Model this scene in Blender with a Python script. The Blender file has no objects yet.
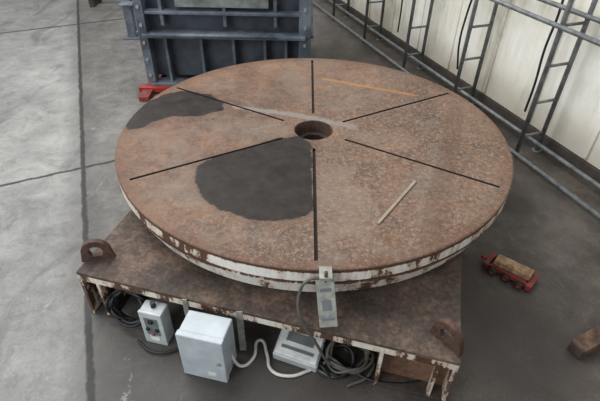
import bpy, bmesh, math, random
import numpy as np
from mathutils import Vector, Matrix, Euler
random.seed(4)
scene=bpy.context.scene
try:
    scene.view_settings.view_transform='Standard'
except Exception: pass
COL=scene.collection

# ---------------------------------------------------------------- materials
def srgb(r,g,b):
    def f(c):
        c/=255.
        return c/12.92 if c<=.04045 else ((c+.055)/1.055)**2.4
    return (f(r),f(g),f(b),1)
class M:
    def __init__(s,name):
        s.m=bpy.data.materials.new(name); s.m.use_nodes=True
        s.nt=s.m.node_tree; s.b=s.nt.nodes['Principled BSDF']
        s.geo=s.nt.nodes.new('ShaderNodeNewGeometry'); s.pos=s.geo.outputs['Position']
    def n(s,t,**k):
        x=s.nt.nodes.new(t)
        for a,v in k.items(): setattr(x,a,v)
        return x
    def l(s,a,b): s.nt.links.new(a,b)
    def put(s,sock,v):
        if hasattr(v,'is_output') or isinstance(v,bpy.types.NodeSocket): s.l(v,sock)
        else: sock.default_value=v
    def noise(s,scale,detail=6,rough=.6,dist=0,vec=None,stretch=None):
        x=s.n('ShaderNodeTexNoise'); x.inputs['Scale'].default_value=scale
        x.inputs['Detail'].default_value=detail; x.inputs['Roughness'].default_value=rough
        x.inputs['Distortion'].default_value=dist
        v=vec or s.pos
        if stretch:
            mp=s.n('ShaderNodeMapping'); mp.inputs['Scale'].default_value=stretch
            s.l(v,mp.inputs['Vector']); v=mp.outputs[0]
        s.l(v,x.inputs['Vector']); return x.outputs['Fac']
    def vor(s,scale,feature='F1'):
        x=s.n('ShaderNodeTexVoronoi',feature=feature); x.inputs['Scale'].default_value=scale
        s.l(s.pos,x.inputs['Vector']); return x.outputs['Distance']
    def math(s,op,a,b=0.,c=None,clamp=False):
        x=s.n('ShaderNodeMath',operation=op,use_clamp=clamp)
        s.put(x.inputs[0],a); s.put(x.inputs[1],b)
        if c is not None: s.put(x.inputs[2],c)
        return x.outputs[0]
    def rng(s,v,a,b,c=0.,d=1.,smooth=True):
        x=s.n('ShaderNodeMapRange',interpolation_type='SMOOTHSTEP' if smooth else 'LINEAR')
        s.put(x.inputs[0],v)
        for i,k in enumerate((a,b,c,d)): x.inputs[i+1].default_value=k
        return x.outputs[0]
    def ramp(s,v,stops):
        x=s.n('ShaderNodeValToRGB'); e=x.color_ramp.elements
        while len(e)<len(stops): e.new(.5)
        for i,(p,c) in enumerate(stops): e[i].position=p; e[i].color=c
        s.l(v,x.inputs[0]); return x.outputs[0]
    def mix(s,f,a,b,mode='MIX'):
        x=s.n('ShaderNodeMix',data_type='RGBA',blend_type=mode)
        s.put(x.inputs[0],f); s.put(x.inputs[6],a); s.put(x.inputs[7],b); return x.outputs[2]
    def sep(s,v=None):
        x=s.n('ShaderNodeSeparateXYZ'); s.l(v or s.pos,x.inputs[0]); return x.outputs
    def attr(s,name):
        x=s.n('ShaderNodeAttribute',attribute_name=name); return x.outputs['Fac']
    def dot2(s,nx,ny,d):
        p=s.sep(); a=s.math('MULTIPLY',p[0],nx); b=s.math('MULTIPLY_ADD',p[1],ny,a)
        return s.math('SUBTRACT',b,d)
    def fin(s,col,rough=.6,metal=0.,bump=None,bs=.3,bd=.01,spec=None):
        s.put(s.b.inputs['Base Color'],col); s.put(s.b.inputs['Roughness'],rough); s.put(s.b.inputs['Metallic'],metal)
        if spec is not None: s.put(s.b.inputs['Specular IOR Level'],spec)
        if bump is not None:
            x=s.n('ShaderNodeBump'); x.inputs['Strength'].default_value=bs; x.inputs['Distance'].default_value=bd
            s.l(bump,x.inputs['Height']); s.l(x.outputs[0],s.b.inputs['Normal'])
        return s.m

def mat_plain(name,c,rough=.5,metal=0.,var=.15,scale=12):
    m=M(name); nz=m.noise(scale)
    dark=tuple(x*(1-var*2) for x in c[:3])+(1,); lite=tuple(min(1,x*(1+var)) for x in c[:3])+(1,)
    return m.fin(m.ramp(nz,[(.3,dark),(.7,lite)]),rough,metal,nz,.15,.003)
def mat_rust(name,dark=(70,45,34),mid=(118,76,54),lite=(150,98,66)):
    m=M(name); a=m.noise(3,8,.65); b=m.noise(32,5,.75)
    v=m.math('MULTIPLY_ADD',b,.45,m.math('MULTIPLY',a,.55))
    c=m.ramp(v,[(.40,srgb(*dark)),(.5,srgb(*mid)),(.60,srgb(*lite))])
    return m.fin(c,.75,0,b,.5,.004)
def mat_paintrust(name,paint=(222,216,204),amt=.52,rustc=(112,66,40),z0=None,z1=None,zr=.25,zg=None):
    """worn paint with rust breaking through (more rust near the edge z0..z1 and at height zg)"""
    m=M(name); a=m.noise(4,9,.7,.4); st=m.noise(11,6,.7,0,None,(1,1,.2)); f=m.noise(70,3,.6)
    v=m.math('MULTIPLY_ADD',st,.55,m.math('MULTIPLY',a,.45))
    v=m.math('MULTIPLY_ADD',f,.12,v)
    if z0 is not None:
        z=m.sep()[2]; e=m.rng(z,z0,z1,0,zr); v=m.math('ADD',v,e)
        if zg is not None:
            g=m.rng(m.math('ABSOLUTE',m.math('SUBTRACT',z,zg)),.006,.026,.12,0); v=m.math('ADD',v,g)
    chips=m.rng(m.noise(30,6,.8),.60,.66,0,.08); v=m.math('ADD',v,chips)
    k=m.rng(v,amt+.04,amt+.07); stain=m.rng(v,amt-.05,amt+.07)
    pc=m.ramp(f,[(.3,srgb(*[x*.93 for x in paint])),(.7,srgb(*paint))])
    pc=m.mix(m.math('MULTIPLY',stain,.6),pc,srgb(170,128,92))
    rc=m.ramp(f,[(.3,srgb(*[x*.6 for x in rustc])),(.7,srgb(*rustc))])
    c=m.mix(k,pc,rc)
    return m.fin(c,m.rng(k,0,1,.42,.8),0,m.math('MULTIPLY_ADD',k,-.5,f),.3,.003)

# turntable top
def mat_top():
    m=M('rusty_plate')
    big=m.noise(1.4,6,.6,.3); med=m.noise(8,9,.75); fine=m.noise(110,3,.7); sp=m.vor(55)
    v=m.math('MULTIPLY_ADD',med,.45,m.math('MULTIPLY',big,.35)); v=m.math('MULTIPLY_ADD',fine,.2,v)
    c=m.ramp(v,[(.40,srgb(70,52,42)),(.47,srgb(94,71,56)),(.54,srgb(114,87,68)),(.62,srgb(132,105,84))])
    xs=m.sep(); side=m.rng(m.math('MULTIPLY_ADD',xs[1],-.5,xs[0]),-1.2,1.1,.15,.7)
    spk=m.rng(m.math('ADD',m.noise(30,6,.85),m.math('MULTIPLY',fine,.3)),.63,.75)
    c=m.mix(m.math('MULTIPLY',spk,side),c,srgb(152,135,120))
    dk=m.rng(m.noise(48,5,.85,0,None,(1,.8,1)),.52,.64)
    c=m.mix(m.math('MULTIPLY',dk,.6),c,srgb(56,43,36))
    dust=m.rng(m.noise(2.1,7,.7,.6),.46,.60)
    c=m.mix(m.math('MULTIPLY',dust,.36),c,srgb(124,112,101))
    orange=m.rng(m.noise(3.2,7,.7,1.0),.54,.66)
    c=m.mix(m.math('MULTIPLY',orange,.30),c,srgb(128,84,50))
    r=m.math('SQRT',m.math('ADD',m.math('MULTIPLY',xs[0],xs[0]),m.math('MULTIPLY',xs[1],xs[1])))
    ed=m.rng(m.math('MULTIPLY_ADD',med,.25,r),1.50,1.62)
    c=m.mix(m.math('MULTIPLY',ed,.4),c,srgb(96,62,42))
    band=m.math('ADD',m.attr('band'),m.math('MULTIPLY_ADD',med,.06,-.03))
    c=m.mix(m.math('MULTIPLY',m.rng(band,-.02,.02),.34),c,srgb(82,54,40))
    scr=m.math('ADD',m.attr('scrape'),m.math('MULTIPLY_ADD',m.noise(30,6,.8),.16,-.08))
    c=m.mix(m.math('MULTIPLY',m.rng(scr,-.008,.012),.75),c,srgb(128,121,114))
    yl=m.math('ADD',m.attr('yline'),m.math('MULTIPLY_ADD',m.noise(30,6,.8),.03,-.015))
    c=m.mix(m.math('MULTIPLY',m.rng(yl,-.006,.004),.7),c,srgb(158,112,62))
    wet=m.math('ADD',m.attr('wet'),m.math('MULTIPLY_ADD',m.noise(7,6,.65),.10,-.05))
    w=m.rng(wet,-.006,.012); halo=m.rng(wet,-.07,.0)
    c=m.mix(m.math('MULTIPLY',halo,.35),c,srgb(88,62,46))
    wc=m.ramp(med,[(.38,srgb(34,28,25)),(.62,srgb(52,45,40))])
    c=m.mix(w,c,wc)
    rough=m.math('ADD',m.rng(w,0,1,.66,.5),m.math('MULTIPLY_ADD',med,.2,-.1))
    h=m.math('MULTIPLY_ADD',sp,.3,m.math('MULTIPLY_ADD',m.noise(30,6,.85),.7,m.math('MULTIPLY',fine,.4)))
    h=m.math('MULTIPLY',h,m.rng(w,0,1,1,.35))
    return m.fin(c,rough,0,h,.5,.004,m.rng(w,0,1,.4,.22))

def mat_floor():
    m=M('concrete')
    big=m.noise(.7,6,.6,.4); med=m.noise(4,9,.75,.3); fine=m.noise(50,5,.8); st=m.noise(1.6,7,.65,.8,None,(1.6,.5,1))
    v=m.math('MULTIPLY_ADD',med,.45,m.math('MULTIPLY',big,.35)); v=m.math('MULTIPLY_ADD',fine,.2,v)
    light=m.ramp(v,[(.40,srgb(106,104,100)),(.5,srgb(132,130,126)),(.60,srgb(154,152,147))])
    mid=m.ramp(v,[(.40,srgb(76,72,68)),(.5,srgb(102,98,93)),(.60,srgb(128,124,118))])
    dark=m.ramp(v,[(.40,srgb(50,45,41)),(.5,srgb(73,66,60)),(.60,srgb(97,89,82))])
    d1=m.dot2(.929,.371,-1.869)
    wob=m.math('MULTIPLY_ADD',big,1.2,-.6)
    k1=m.rng(d1,-.02,.03)
    c=m.mix(k1,light,mid)
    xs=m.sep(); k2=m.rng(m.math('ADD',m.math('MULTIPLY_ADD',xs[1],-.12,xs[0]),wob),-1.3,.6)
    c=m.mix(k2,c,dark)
    o=m.rng(st,.54,.66); c=m.mix(m.math('MULTIPLY',o,.4),c,srgb(62,57,53))
    o2=m.rng(m.noise(2.6,8,.8,1.2),.54,.62); c=m.mix(m.math('MULTIPLY',o2,.25),c,srgb(70,66,62))
    o3=m.rng(m.noise(9,8,.8,.5),.58,.64); c=m.mix(m.math('MULTIPLY',o3,.28),c,srgb(62,58,54))
    pud=m.math('ADD',m.attr('stain'),m.math('MULTIPLY_ADD',med,.3,-.15))
    pk=m.rng(pud,-.05,.06); c=m.mix(m.math('MULTIPLY',pk,.6),c,srgb(44,39,36))
    sc=m.rng(m.noise(3.2,8,.8,2.5,None,(1.3,.35,1)),.63,.68)
    c=m.mix(m.math('MULTIPLY',sc,m.rng(k2,0,1,.5,.14)),c,srgb(180,178,173))
    spk=m.rng(m.noise(26,4,.8),.67,.74); c=m.mix(m.math('MULTIPLY',spk,.4),c,srgb(170,166,158))
    spl=m.math('ADD',m.attr('splash'),m.math('MULTIPLY_ADD',m.noise(12,8,.8,1.5),.5,-.28))
    c=m.mix(m.math('MULTIPLY',m.rng(spl,.0,.03),.45),c,srgb(172,168,162))
    nz=m.math('MULTIPLY_ADD',m.noise(9,5,.7),.05,-.025)
    def line(d,w):
        return m.rng(m.math('ABSOLUTE',m.math('ADD',d,nz)),w*.5,w*1.4,1,0)
    j=m.math('MAXIMUM',line(d1,.022),line(m.dot2(-.447,.894,1.345),.018))
    j=m.math('MAXIMUM',j,line(m.dot2(-.447,.894,5.8),.024))
    jj=m.rng(m.math('ABSOLUTE',m.math('ADD',d1,nz)),.02,.22,1,0)
    c=m.mix(m.math('MULTIPLY',jj,.4),c,srgb(80,76,72))
    c=m.mix(m.math('MULTIPLY',j,.92),c,srgb(34,31,29))
    rough=m.math('ADD',m.rng(k2,0,1,.6,.5),m.math('MULTIPLY_ADD',med,.3,-.15))
    h=m.math('MULTIPLY_ADD',j,-1.5,m.math('MULTIPLY_ADD',med,.5,m.math('MULTIPLY',fine,.3)))
    return m.fin(c,rough,0,h,.4,.006,.4)

def mat_wall():
    m=M('painted_sheet_wall')
    a=m.noise(1.4,6,.6); st=m.noise(6,7,.75,.2,None,(1,1,.12)); f=m.noise(40,4,.7)
    v=m.math('MULTIPLY_ADD',st,.5,m.math('MULTIPLY',a,.5))
    c=m.ramp(v,[(.38,srgb(188,180,162)),(.47,srgb(224,219,204)),(.6,srgb(242,239,229))])
    low=m.math('ADD',m.rng(m.sep()[2],.9,.1),m.math('MULTIPLY_ADD',st,1.2,-.75))
    c=m.mix(m.math('MULTIPLY',m.rng(low,.2,.9),.5),c,srgb(142,126,104))
    sp=m.rng(m.noise(14,6,.8),.66,.72); c=m.mix(m.math('MULTIPLY',sp,.5),c,srgb(134,104,76))
    return m.fin(c,.6,0,f,.15,.003)

MT=mat_top(); MF=mat_floor(); MW=mat_wall()
M_rim=mat_paintrust('worn_white_rim',(230,226,217),.55,(98,66,46),.662,.690,.3,.585)
M_leg=mat_paintrust('worn_white_paint',(222,217,205),.51,(94,64,46))
M_slot=mat_plain('dark_groove',srgb(46,35,29),.85)
M_hub=mat_rust('hub_rust',(48,35,29),(80,58,46),(106,78,60))
M_base=mat_rust('base_rust',(47,39,34),(74,60,50),(110,89,74))
M_panel=mat_rust('leg_panel_rust',(68,50,40),(100,72,54),(126,94,72))
M_dark=mat_rust('dark_rust',(34,28,25),(54,43,36),(76,60,50))
M_lug=mat_rust('lug_rust',(48,34,28),(74,52,42),(98,70,55))
M_blue=M('blue_grey_paint')
_a=M_blue.noise(3,7,.65); _f=M_blue.noise(30,5,.75)
_c=M_blue.ramp(_a,[(.38,srgb(62,68,76)),(.5,srgb(82,90,100)),(.62,srgb(106,113,122))])
_c=M_blue.mix(M_blue.math('MULTIPLY',M_blue.rng(_f,.60,.68),.6),_c,srgb(132,124,114))
M_blue=M_blue.fin(_c,.5,0,_f,.15,.003)
M_blued=mat_plain('blue_grey_dark_panel',srgb(64,70,79),.55,0,.3,5)  # darker blue-grey of the machine's recessed panels
M_bluel=mat_plain('pale_green_panel',srgb(118,124,121),.5,0,.3,6)
M_red=mat_plain('red_paint',srgb(150,42,32),.5)
M_redd=mat_plain('dull_red_paint',srgb(122,48,40),.6,0,.3)
M_wood=M('weathered_wood'); _w=M_wood.noise(14,6,.6,.3,None,(1,1,1))
M_wood=M_wood.fin(M_wood.ramp(_w,[(.36,srgb(116,88,64)),(.64,srgb(180,148,116))]),.8,0,_w,.3,.003)
M_woodd=mat_plain('old_timber',srgb(98,74,58),.85,0,.35,16)
M_stick=mat_plain('pale_metal_rod',srgb(150,134,118),.7)
M_grey=mat_plain('box_grey',srgb(176,183,186),.45,0,.10,8)
M_grey2=mat_plain('box_white',srgb(184,188,187),.45,0,.12,8)
M_lab=mat_plain('label_grey',srgb(104,110,111),.5)
M_tag=mat_plain('label_white',srgb(214,214,208),.5)
M_black=mat_plain('black_rubber',srgb(24,24,26),.55)
M_wcab=mat_plain('white_cable',srgb(196,194,187),.5)
M_gcab=mat_plain('grey_cable',srgb(88,85,77),.55)
M_steel=mat_plain('galvanised_steel',srgb(154,153,144),.5,.2,.25,20)
M_tube=mat_plain('scaffold_steel',srgb(120,122,121),.5,.2,.25,14)
M_btn=mat_plain('button_red',srgb(150,50,42),.4)
M_curb=mat_plain('dark_curb',srgb(66,58,52),.8,0,.2)

# ---------------------------------------------------------------- mesh helpers
def empty(name,loc=(0,0,0),rz=0):
    e=bpy.data.objects.new(name,None); e.empty_display_size=.1; COL.objects.link(e)
    e.location=loc; e.rotation_euler=(0,0,rz); return e
def obj(name,bm,mat,parent=None,loc=(0,0,0),rot=(0,0,0),smooth=False):
    me=bpy.data.meshes.new(name); bm.normal_update(); bm.to_mesh(me); bm.free()
    if smooth:
        for p in me.polygons: p.use_smooth=True
    o=bpy.data.objects.new(name,me); COL.objects.link(o)
    for m in (mat if isinstance(mat,(list,tuple)) else [mat]): me.materials.append(m)
    o.location=loc; o.rotation_euler=rot
    if parent: o.parent=parent
    return o
def bevel(bm,w,seg=2):
    if w>0: bmesh.ops.bevel(bm,geom=bm.edges[:],offset=w,segments=seg,affect='EDGES',profile=.5)
def box(name,c,s,mat,parent=None,rot=(0,0,0),bv=.003):
    bm=bmesh.new(); bmesh.ops.create_cube(bm,size=1)
    bmesh.ops.scale(bm,vec=s,verts=bm.verts); bevel(bm,min(bv,min(s)*.3))
    return obj(name,bm,mat,parent,c,rot)
def boxes(name,lst,mat,parent=None,loc=(0,0,0),rot=(0,0,0),bv=.003):
    bm=bmesh.new()
    for it in lst:
        c,s=it[0],it[1]; r=it[2] if len(it)>2 else (0,0,0)
        b=bmesh.new(); bmesh.ops.create_cube(b,size=1); bmesh.ops.scale(b,vec=s,verts=b.verts)
        bevel(b,min(bv,min(s)*.3))
        b.transform(Matrix.Translation(c)@Euler(r).to_matrix().to_4x4())
        t=bpy.data.meshes.new('t'); b.to_mesh(t); b.free(); bm.from_mesh(t); bpy.data.meshes.remove(t)
    return obj(name,bm,mat,parent,loc,rot)
def cyl(name,p0,p1,r,mat,parent=None,seg=20,r2=None,bv=0):
    p0=Vector(p0); p1=Vector(p1); d=p1-p0
    bm=bmesh.new(); bmesh.ops.create_cone(bm,cap_ends=True,segments=seg,radius1=r,radius2=r if r2 is None else r2,depth=d.length)
    if bv: bmesh.ops.bevel(bm,geom=[e for e in bm.edges if len(e.link_faces)==2 and abs(e.calc_face_angle(0))>1],offset=bv,segments=2,affect='EDGES')
    bm.transform(Matrix.Translation((p0+p1)/2)@d.to_track_quat('Z','Y').to_matrix().to_4x4())
    o=obj(name,bm,mat,parent)
    for p in o.data.polygons: p.use_smooth=len(p.vertices)==4
    return o
def tubes(name,segs,mat,parent=None,seg=12):
    bm=bmesh.new()
    for p0,p1,r in segs:
        p0=Vector(p0); p1=Vector(p1); d=p1-p0
        b=bmesh.new(); bmesh.ops.create_cone(b,cap_ends=True,segments=seg,radius1=r,radius2=r,depth=d.length)
        b.transform(Matrix.Translation((p0+p1)/2)@d.to_track_quat('Z','Y').to_matrix().to_4x4())
        t=bpy.data.meshes.new('t'); b.to_mesh(t); b.free(); bm.from_mesh(t); bpy.data.meshes.remove(t)
    o=obj(name,bm,mat,parent)
    for p in o.data.polygons: p.use_smooth=len(p.vertices)==4
    return o
def cable(name,pts,r,mat,parent=None,cyclic=False):
    cu=bpy.data.curves.new(name,'CURVE'); cu.dimensions='3D'; cu.bevel_depth=r; cu.bevel_resolution=3; cu.resolution_u=8
    sp=cu.splines.new('BEZIER'); sp.bezier_points.add(len(pts)-1); sp.use_cyclic_u=cyclic
    for b,p in zip(sp.bezier_points,pts):
        b.co=p; b.handle_left_type=b.handle_right_type='AUTO'
    cu.use_fill_caps=True
    cu.materials.append(mat)
    o=bpy.data.objects.new(name,cu); COL.objects.link(o)
    if parent: o.parent=parent
    return o
def lathe(profile,seg,mats,matf,name,parent=None,closed=True):
    bm=bmesh.new(); n=len(profile); V=[]
    for i in range(seg):
        a=2*math.pi*i/seg
        V.append([bm.verts.new((r*math.cos(a),r*math.sin(a),z)) for r,z in profile])
    for i in range(seg):
        A=V[i];B=V[(i+1)%seg]
        for k in range(n if closed else n-1):
            k2=(k+1)%n
            f=bm.faces.new((A[k],B[k],B[k2],A[k2])); f.material_index=matf(k)
    bmesh.ops.recalc_face_normals(bm,faces=bm.faces)
    return obj(name,bm,mats,parent)

def sdpoly(P,poly):
    poly=np.array(poly,float); d=np.full(len(P),1e9); inside=np.zeros(len(P),bool)
    for i in range(len(poly)):
        a=poly[i]; b=poly[(i+1)%len(poly)]; e=b-a; w=P-a
        t=np.clip((w@e)/(e@e),0,1)[:,None]; d=np.minimum(d,np.linalg.norm(w-e*t,axis=1))
        c=((a[1]<=P[:,1])&(b[1]>P[:,1]))|((b[1]<=P[:,1])&(a[1]>P[:,1]))
        with np.errstate(divide='ignore',invalid='ignore'):
            xi=a[0]+(P[:,1]-a[1])/(b[1]-a[1])*(b[0]-a[0])
        inside^=(c&(P[:,0]<xi))
    return np.where(inside,d,-d)
def sdseg(P,a,b,w):
    a=np.array(a,float);b=np.array(b,float);e=b-a;q=P-a
    t=np.clip((q@e)/(e@e),0,1)[:,None]; return w-np.linalg.norm(q-e*t,axis=1)
def setattr_f(me,name,vals):
    at=me.attributes.new(name,'FLOAT','POINT'); at.data.foreach_set('value',np.asarray(vals,dtype=np.float32))
def verts2(me):
    a=np.empty(len(me.vertices)*3,dtype=np.float32); me.vertices.foreach_get('co',a); return a.reshape(-1,3)[:,:2].astype(float)

# ---------------------------------------------------------------- floor
bm=bmesh.new(); bmesh.ops.create_grid(bm,x_segments=220,y_segments=240,size=1)
bmesh.ops.scale(bm,vec=(8,9,1),verts=bm.verts); bmesh.ops.translate(bm,vec=(-1,3.5,0),verts=bm.verts)
fl=obj('floor',bm,MF)
P=verts2(fl.data)
st=sdpoly(P,[(1.62,.12),(1.75,.22),(1.95,.1),(2.0,-.1),(1.85,-.2),(1.66,-.1)])
st=np.maximum(st,sdpoly(P,[(-1.3,-1.3),(.2,-1.7),(.6,-2.2),(-.8,-2.3),(-1.4,-1.9)])*.35-.02)
st=np.maximum(st,sdpoly(P,[(1.1,-1.2),(1.5,-1.15),(1.75,-1.5),(1.3,-2.0),(1.0,-1.7)])*.5)
st=np.maximum(st,sdpoly(P,[(-2.1,1.9),(-.1,1.9),(.3,2.1),(.1,2.3),(-2.2,2.3)]))
st=np.maximum(st,sdpoly(P,[(1.9,.9),(1.3,2.6),(1.0,2.6),(1.5,1.0)])*.6)
setattr_f(fl.data,'stain',st)
sp=sdseg(P,(-1.55,-1.55),(-1.35,-1.95),.03)
for a,b in (((-1.12,-1.6),(-1.05,-1.95)),((-2.9,1.0),(-2.2,1.2)),((-3.4,2.6),(-3.0,3.6)),((-1.9,-.9),(-1.75,-1.4))):
    sp=np.maximum(sp,sdseg(P,a,b,.03))
setattr_f(fl.data,'splash',np.maximum(sp,-.5))

# ---------------------------------------------------------------- turntable
R=1.5; ZT=.70
TT=empty('rotary_turntable')
prof=[(.150,.55),(.150,.695),(.155,.70)]
prof+=[(r,.70) for r in np.linspace(.18,1.488,52)]
ntop=len(prof)-1
prof+=[(1.494,.698),(1.5,.692),(1.5,.688),(1.5,.605),(1.497,.598),(1.478,.595),(1.476,.585),(1.490,.582),(1.492,.572),(1.488,.560),(1.47,.555),(1.435,.44),(1.41,.42),(.2,.42)]
def mf(k):
    if k<2: return 3
    return 0 if k<=ntop+1 else 1
disc=lathe(prof,288,[MT,M_rim,M_slot,M_hub],mf,'table_disc',TT)
bm=bmesh.new()
for i in range(6):
    a=math.radians(60*i)
    b=bmesh.new(); bmesh.ops.create_cube(b,size=1)
    bmesh.ops.scale(b,vec=(.022,1.435-.276,.065),verts=b.verts)
    b.transform(Matrix.Rotation(-a,4,'Z')@Matrix.Translation((0,(.276+1.435)/2,.7125)))
    t=bpy.data.meshes.new('t'); b.to_mesh(t); b.free(); bm.from_mesh(t); bpy.data.meshes.remove(t)
for f in bm.faces: f.material_index=2
cut=obj('cut',bm,[MT,M_rim,M_slot,M_hub])
md=disc.modifiers.new('b','BOOLEAN'); md.object=cut; md.operation='DIFFERENCE'; md.solver='EXACT'
dg=bpy.context.evaluated_depsgraph_get(); dg.update()
me=bpy.data.meshes.new_from_object(disc.evaluated_get(dg)); disc.modifiers.clear(); disc.data=me
bpy.data.objects.remove(cut)
P=verts2(me)
A=[(-.83,-.56),(-.78,-.46),(-.55,-.32),(-.30,-.14),(-.11,-.09),(-.012,-.2),(-.01,-.68),(-.01,-1.0),(-.09,-1.09),(-.27,-1.12),(-.43,-1.10),(-.59,-1.02),(-.74,-.87),(-.81,-.73)]
B=[(-1.47,-.06),(-1.52,.13),(-1.42,.46),(-1.28,.62),(-1.11,.67),(-.92,.58),(-.77,.45),(-.77,.30),(-.95,.17),(-1.13,.19),(-1.27,.10),(-1.37,-.05)]
setattr_f(me,'wet',np.maximum(sdpoly(P,A),sdpoly(P,B)))
setattr_f(me,'scrape',np.maximum(np.maximum(sdseg(P,(-.66,.36),(-.15,.24),.035),sdseg(P,(-.2,.26),(.32,.06),.04)),sdseg(P,(-.5,-.02),(-.2,.1),.005)))
setattr_f(me,'yline',np.maximum(sdseg(P,(.1,.98),(.92,.66),.020),sdseg(P,(-.55,.45),(.1,.98),.002)))
setattr_f(me,'band',sdseg(P,(1.23,.38),(.67,-1.25),.07))
for p in me.polygons: p.use_smooth=False
lathe([(.10,.50),(.10,.60),(.148,.60),(.148,.50)],48,[M_dark],lambda k:0,'bore_ring',TT)
cyl('bore_floor',(0,0,.46),(0,0,.50),.149,M_slot,TT,48)
lathe([(1.0,.40),(1.0,.42),(1.15,.42),(1.15,.40)],96,[M_dark],lambda k:0,'slew_bearing',TT)

# base frame
ang=-math.atan2(.252,.968)
BF=empty('base_frame',(0,0,0),ang); BF.parent=TT
zb=.40; xl,xr,yf,yr=-1.10,1.20,-1.61,1.05
box('deck_plate',((xl+xr)/2,(yf+yr)/2,zb-.0125),(xr-xl,yr-yf,.025),M_base,BF,bv=.004)
boxes('edge_beams',[(((xl+xr)/2,yf+.012,zb-.05),(xr-xl-.02,.02,.05)),
    ((xl+.012,(yf+yr)/2,zb-.21),(.02,yr-yf-.04,.37)),((xr-.012,(yf+yr)/2,zb-.21),(.02,yr-yf-.04,.37))],M_leg,BF)
boxes('legs',[((xl+.012,yf+.10,zb-.2125),(.022,.2,.375)),((xl+.13,yf+.10,zb-.2125),(.022,.2,.375)),
    ((xr-.012,yf+.12,zb-.2125),(.022,.24,.375)),((xr-.40,yf+.12,zb-.2125),(.022,.24,.375)),
    ((xr-.10,yf+.03,zb-.2125),(.02,.05,.375))],M_leg,BF)
boxes('inner_webs',[((xl+.15,yf+.9,zb-.2125),(.02,1.4,.375)),((xr-.3,yf+.9,zb-.2125),(.02,1.4,.375)),
    (((xl+xr)/2,yf+.46,zb-.2125),(xr-xl-.1,.02,.375)),(((xl+xr)/2,yr-.03,zb-.2125),(xr-xl-.1,.02,.375)),
    ((xl+.08,yf+.2,zb-.2125),(.10,.02,.375))],M_dark,BF)
box('leg_panel',(xr-.2,yf+.10,zb-.2125),(.37,.02,.375),M_panel,BF)
boxes('foot_plates',[((xr-.2,yf+.14,.012),(.42,.28,.024)),((xl+.08,yf+.12,.012),(.17,.24,.024))],M_dark,BF)
def lug(name,x,y,r,ro=.088):
    bm=bmesh.new(); V=24; ri=.045; th=.034; hz=.07
    outer=[]
    for i in range(V+1):
        a=math.pi*i/V; outer.append((ro*math.cos(a),hz+ro*math.sin(a)))
    outer=[(ro*1.15,0)]+outer+[(-ro*1.15,0)]
    n=len(outer); inner=[]
    for i in range(n):
        a=math.pi*(i-1)/V if 0<i<n-1 else (-math.pi/4 if i==0 else math.pi*1.25)
        inner.append((ri*math.cos(a),hz+ri*math.sin(a)))
    def ring(y): return [bm.verts.new((p[0],y,p[1])) for p in outer],[bm.verts.new((p[0],y,p[1])) for p in inner]
    oa,ia=ring(-th/2); ob,ib=ring(th/2)
    for k in range(n):
        k2=(k+1)%n
        for q in ((oa[k],oa[k2],ia[k2],ia[k]),(ob[k2],ob[k],ib[k],ib[k2]),(oa[k2],oa[k],ob[k],ob[k2]),(ia[k],ia[k2],ib[k2],ib[k])):
            bm.faces.new(q)
    bmesh.ops.recalc_face_normals(bm,faces=bm.faces)
    return obj(name,bm,M_lug,BF,(x,y,zb),(0,0,r))
lug('lifting_lug_front_left',xl+.07,yf+.14,math.radians(25))
lug('lifting_lug_front_right',xr-.08,yf+.11,math.radians(-38))
lug('lifting_lug_rear_left',xl-.0,yf+1.0,math.radians(95))
lug('lifting_lug_rear_right',xr-.09,yr-.15,math.radians(30))

# ---------------------------------------------------------------- earth clamp hanging from the rim
EC=empty('earthing_clamp',(.06,-1.525,.47))
PL=empty('tag_plate',(0,-.085,.085)); PL.parent=EC; PL.rotation_euler=(math.radians(-25),math.radians(-7),0)
box('plate',(0,0,0),(.10,.014,.28),M_steel,PL,bv=.004)
boxes('clamp_label',[((.0,-.008,.08),(.06,.004,.02)),((.0,-.008,-.01),(.05,.004,.06)),((.0,-.008,-.09),(.07,.004,.015))],M_lab,PL)
box('clamp_jaw',(-.01,.0,.225),(.07,.09,.025),M_steel,EC)
cyl('clamp_screw',(-.01,-.03,.14),(-.01,-.03,.27),.010,M_dark,EC)
cable('clamp_cable',[(-.02,-.02,.21),(-.10,-.04,.22),(-.15,-.06,.12),(-.14,-.10,-.02),(-.05,-.14,-.2),(.06,-.15,-.40),(.2,-.14,-.455)],.009,M_gcab,EC)

# ---------------------------------------------------------------- boxes & cables at the front
def cbox(name,loc,rz,s,mat,tilt=0):
    e=empty(name,loc,rz); e.rotation_euler=(tilt,0,rz); w,d,h=s
    box('body',(0,0,h/2),(w,d*.8,h),mat,e,bv=.008)
    box('lid',(0,-d*.45,h/2),(w*1.03,d*.2,h*1.03),mat,e,bv=.006)
    return e
e=cbox('control_cabinet',(-.610,-1.635,.006),-.22,(.265,.19,.375),M_grey)
boxes('hinges',[((-.138,-.06,.08),(.012,.03,.04)),((-.138,-.06,.29),(.012,.03,.04))],M_steel,e)
cyl('lock',(.1,-.10,.18),(.1,-.112,.18),.012,M_steel,e)
box('rating_label',(.05,-.105,.06),(.05,.003,.03),M_tag,e)
e=cbox('pushbutton_box',(-.965,-1.45,.005),-.22,(.145,.11,.29),M_grey2)
boxes('switches',[((0,-.066,.225),(.03,.02,.03)),((-.03,-.066,.15),(.022,.02,.022)),((.03,-.066,.15),(.022,.02,.022))],M_black,e,bv=.005)
cyl('indicator',(0,-.06,.10),(0,-.073,.10),.010,M_btn,e,bv=.003)
box('button_plate',(0,-.060,.17),(.09,.006,.16),M_lab,e)
box('label',(0,-.061,.05),(.06,.004,.03),M_tag,e)
cyl('gland',(0,0,.29),(0,0,.33),.016,M_black,e)
e=empty('junction_box',(-.08,-1.55,.02),-.3)
e.rotation_euler=(math.radians(14),math.radians(4),-.3)
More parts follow.
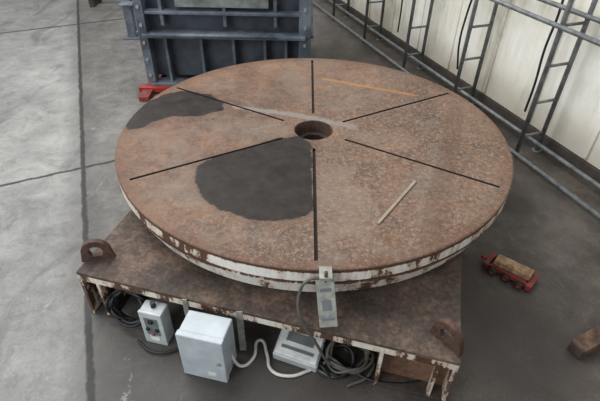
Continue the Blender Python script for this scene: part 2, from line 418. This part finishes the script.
box('body',(0,0,.05),(.28,.2,.09),M_grey2,e,bv=.01)
box('lid',(0,0,.105),(.26,.18,.02),M_tag,e,bv=.006)
boxes('label',[((0,.03,.117),(.17,.06,.004)),((0.0,-.04,.117),(.2,.02,.004))],M_lab,e)
boxes('mounting_bracket',[((-.43,-1.555,.21),(.04,.006,.38)),((-.43,-1.53,.03),(.035,.05,.006)),((-.76,-1.475,.30),(.03,.006,.2))],M_steel)
cable('white_cable',[(-.50,-1.60,.20),(-.47,-1.66,.08),(-.42,-1.66,.015),(-.36,-1.60,.015),(-.33,-1.50,.05),(-.28,-1.58,.02),(-.25,-1.68,.015),(-.15,-1.72,.015),(-.02,-1.68,.015),(.1,-1.62,.03)],.010,M_wcab)
def coil(name,c,rad,n,r,mat,tilt,seed):
    random.seed(seed); e=empty(name,c); e.rotation_euler=tilt
    pts=[]
    for i in range(n*8):
        a=2*math.pi*i/8; rr=rad*(1+.16*random.uniform(-1,1)); k=.05*random.uniform(-1,1)
        pts.append((rr*math.cos(a),rr*math.sin(a)*.9,k))
    cable('loops',pts,r,mat,e); return e
coil('cable_coil',(-1.165,-1.34,.165),.125,9,.011,M_black,(math.radians(60),0,-.25),3)
coil('cable_tangle',(.22,-1.60,.065),.13,5,.009,M_gcab,(.15,.1,0),8)
coil('cable_tangle',(.14,-1.62,.05),.11,4,.009,M_black,(.1,.1,0),9)
cable('supply_cable',[(.05,-1.5,.02),(.18,-1.62,.02),(.3,-1.72,.02),(.46,-1.76,.02),(.62,-1.74,.02),(.8,-1.6,.02)],.011,M_black)
cable('supply_cable',[(.0,-1.66,.02),(.14,-1.72,.02),(.26,-1.66,.03),(.36,-1.6,.02),(.34,-1.7,.02),(.2,-1.78,.02)],.009,M_gcab)
cable('supply_cable',[(-1.1,-1.5,.02),(-.98,-1.58,.02),(-.84,-1.56,.02),(-.78,-1.5,.02)],.009,M_black)

# ---------------------------------------------------------------- loose things on the floor / disc
e=empty('metal_rod',(.528,-.90,.7))
box('flat_bar',(0,0,.006),(.020,.54,.010),M_stick,e,(0,0,-math.atan2(.304,.44)),.002)
e=empty('machine_skate',(1.46,-.86,0),math.radians(-42))
boxes('frame',[((-.16,0,.04),(.04,.16,.05)),((.16,0,.04),(.04,.16,.05)),((0,-.055,.042),(.32,.018,.04)),((0,.055,.042),(.32,.018,.04)),((0,0,.058),(.26,.10,.010))],M_redd,e,bv=.006)
for k,(x,y) in enumerate(((-.10,-.082),(0,-.082),(.10,-.082),(-.10,.082),(0,.082),(.10,.082))):
    cyl('wheel_%d'%k,(x,y-.017,.03),(x,y+.017,.03),.03,M_dark,e,18,bv=.004)
    cyl('hub_%d'%k,(x,y-.021,.03),(x,y+.021,.03),.012,M_red,e,12)
cyl('towing_eye',(-.18,0,.04),(-.225,0,.04),.014,M_red,e,12)
box('wooden_pad',(.01,.01,.083),(.26,.09,.042),M_wood,e,(0,0,.06),.004)
e=empty('timber_block',(1.84,-1.42,0),math.radians(27))
box('timber',(0,0,.045),(.44,.10,.09),M_woodd,e,bv=.006)
box('end_plate',(-.225,0,.045),(.012,.09,.08),M_dark,e)

# ---------------------------------------------------------------- blue-grey machine behind
MB=empty('press_machine_body',(0,0,0))
x0,x1,yf2,dp,H=-2.0,-.02,2.16,1.5,1.75
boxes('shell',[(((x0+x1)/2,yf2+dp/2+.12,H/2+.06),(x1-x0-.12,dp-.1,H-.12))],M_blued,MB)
fr=[]
fr+=[((x0+.05,yf2+.05,H/2+.06),(.10,.16,H-.1)),((x1-.06,yf2+.05,H/2+.06),(.14,.16,H-.1))]
fr+=[((x0+.05,yf2+dp,H/2+.06),(.10,.16,H-.1)),((x1-.06,yf2+dp,H/2+.06),(.14,.16,H-.1))]
for xx in (-1.72,-1.30,-.92,-.55,-.30): fr.append(((xx,yf2+.08,.35),(.035,.12,.60)))
for xx in (-1.72,-1.0,-.42): fr.append(((xx,yf2+.08,1.25),(.04,.10,.95)))
fr+=[(((x0+x1)/2,yf2+.02,.69),(x1-x0-.1,.22,.04)),(((x0+x1)/2,yf2+.05,.07),(x1-x0-.06,.18,.06)),(((x0+x1)/2,yf2+.05,H),(x1-x0,.2,.06)),
     (((x0+x1)/2,yf2+.05,.93),(x1-x0-.1,.12,.035))]
for yy in (2.6,3.0,3.4): fr.append(((x1-.03,yy,H/2+.06),(.06,.05,H-.15)))
fr+=[((x1-.02,yf2+dp/2,.69),(.12,dp,.04)),((x0+.02,yf2+dp/2,.69),(.12,dp,.04))]
boxes('frame_ribs',fr,M_blue,MB,bv=.006)
cyl('rail_pipe',(-1.84,yf2-.12,.72),(-.42,yf2-.12,.72),.022,M_blue,MB)
boxes('pipe_brackets',[((xx,yf2-.1,.715),(.02,.07,.05)) for xx in (-1.7,-1.1,-.5)],M_blue,MB)
box('access_panel',(-1.02,yf2+.05,1.12),(1.05,.06,.26),M_bluel,MB)
bm=bmesh.new()
for z in (.2,.4,.6,.8,1.0,1.2,1.4,1.6):
    for xx in (x0+.05,x1-.06):
        b=bmesh.new(); bmesh.ops.create_cone(b,cap_ends=True,segments=10,radius1=.018,radius2=.018,depth=.03)
        b.transform(Matrix.Translation((xx,yf2-.04,z))@Matrix.Rotation(math.pi/2,4,'X'))
        t=bpy.data.meshes.new('t'); b.to_mesh(t); b.free(); bm.from_mesh(t); bpy.data.meshes.remove(t)
obj('bolts',bm,M_steel,MB)
boxes('skid_beams',[((x0+.02,yf2+dp/2-.1,.03),(.12,dp+.5,.06)),((x1-.1,yf2+dp/2,.03),(.12,dp+.1,.06))],M_redd,MB)
box('red_beam',(-1.82,yf2-.10,.05),(.55,.07,.06),M_red,MB)

boxes('steel_post',[((-2.75,4.0,.25),(.12,.12,.5)),((-2.75,4.0,.01),(.24,.24,.02)),((-2.75,4.0,.5),(.2,.2,.02))],M_blue)
boxes('steel_trestle',[((-3.6,5.7,.25),(.9,.1,.08)),((-3.95,5.7,.12),(.08,.4,.24)),((-3.2,5.7,.12),(.08,.4,.24))],M_dark)

# ---------------------------------------------------------------- right wall with scaffold frames
U=Vector((-.359,.933,0)); N=Vector((.933,.359,0)); O=Vector((2.09,.79,0))
def W(s,o,z): return O+U*s+N*o+Vector((0,0,z))
wrot=math.atan2(U.y,U.x)
WO=.34
wl=empty('wall_right')
c=W(2.5,WO+.06,2.1); box('sheet',c,(14,.06,3.9),MW,wl,(0,0,wrot),.0)
c=W(2.5,WO+.08,.07); box('curb',c,(14,.12,.14),M_curb,wl,(0,0,wrot),.01)
bm_l=[]
for k in range(-6,14):
    s=k*.75+.3
    p=W(s,WO+.022,2.1); bm_l.append((tuple(p),(.05,.02,3.86),(0,0,wrot)))
boxes('sheet_ribs',bm_l,MW,wl,bv=.004)
SC=empty('scaffold_framework')
for k,s in enumerate((-1.22,0,1.12,2.25,3.45,4.65,5.85)):
    segs=[(W(s,0,0),W(s,0,3.2),.022),(W(s,.27,0),W(s,.27,3.2),.022)]
    z=.22
    while z<3.1:
        segs.append((W(s,0,z),W(s,.27,z),.014)); z+=.36
    segs+=[(W(s,0,.0),W(s,0,.012),.05),(W(s,.27,0),W(s,.27,.012),.05)]
    tubes('ladder_frame_%d'%k,segs,M_tube,SC)
segs=[]
for o,z in ((.0,.05),(.27,.10),(.0,1.30),(.27,1.36),(0,2.6)):
    oo=o-.046 if o==0 else o-.04
    segs.append((W(-2.2,oo,z),W(6.4,oo,z),.021))
tubes('rails',segs,M_tube,SC)
for s,sd in ((1.5,1),(.3,2),(2.9,3)):
    random.seed(sd); pts=[]
    for i in range(8):
        pts.append(tuple(W(s+random.uniform(-.05,.05),.27+random.uniform(-.03,.02),2.6-i*.33)))
    cable('hanging_cable_%d'%sd,pts,.012,M_black,SC)

# ---------------------------------------------------------------- light
w=bpy.data.worlds.new('w'); scene.world=w; w.use_nodes=True
bg=w.node_tree.nodes['Background']; bg.inputs[0].default_value=(.89,.945,1.0,1); bg.inputs[1].default_value=.64
def area(name,loc,target,size,energy,col=(1,1,1)):
    l=bpy.data.lights.new(name,'AREA'); l.shape='RECTANGLE'; l.size=size[0]; l.size_y=size[1]; l.energy=energy; l.color=col
    o=bpy.data.objects.new(name,l); COL.objects.link(o); o.location=loc
    o.rotation_euler=(Vector(target)-Vector(loc)).to_track_quat('-Z','Y').to_euler(); return o
area('roof_light',(-3.0,1.8,6.5),(0.3,.6,.3),(5,6),600,(.98,.99,1))
area('door_light',(-4.5,-5,4.0),(0,0,.3),(4,4),240,(.93,.965,1))

# ---------------------------------------------------------------- camera (solved from the slots of the table)
cd=bpy.data.cameras.new('camera'); co=bpy.data.objects.new('camera',cd); COL.objects.link(co)
cd.sensor_width=36; cd.lens=462.6354/600*36; cd.clip_start=.05
yaw,pit,roll=-.0008,.6711,.0197
fw=Vector((math.sin(yaw)*math.cos(pit),math.cos(yaw)*math.cos(pit),-math.sin(pit)))
rt=Vector((math.cos(yaw),-math.sin(yaw),0)); up=rt.cross(fw)
r2=rt*math.cos(roll)+up*math.sin(roll); u2=up*math.cos(roll)-rt*math.sin(roll)
mw=Matrix((r2,u2,-fw)).transposed().to_4x4(); mw.translation=Vector((-.0941,-3.2224,2.54))
co.matrix_world=mw
scene.camera=co
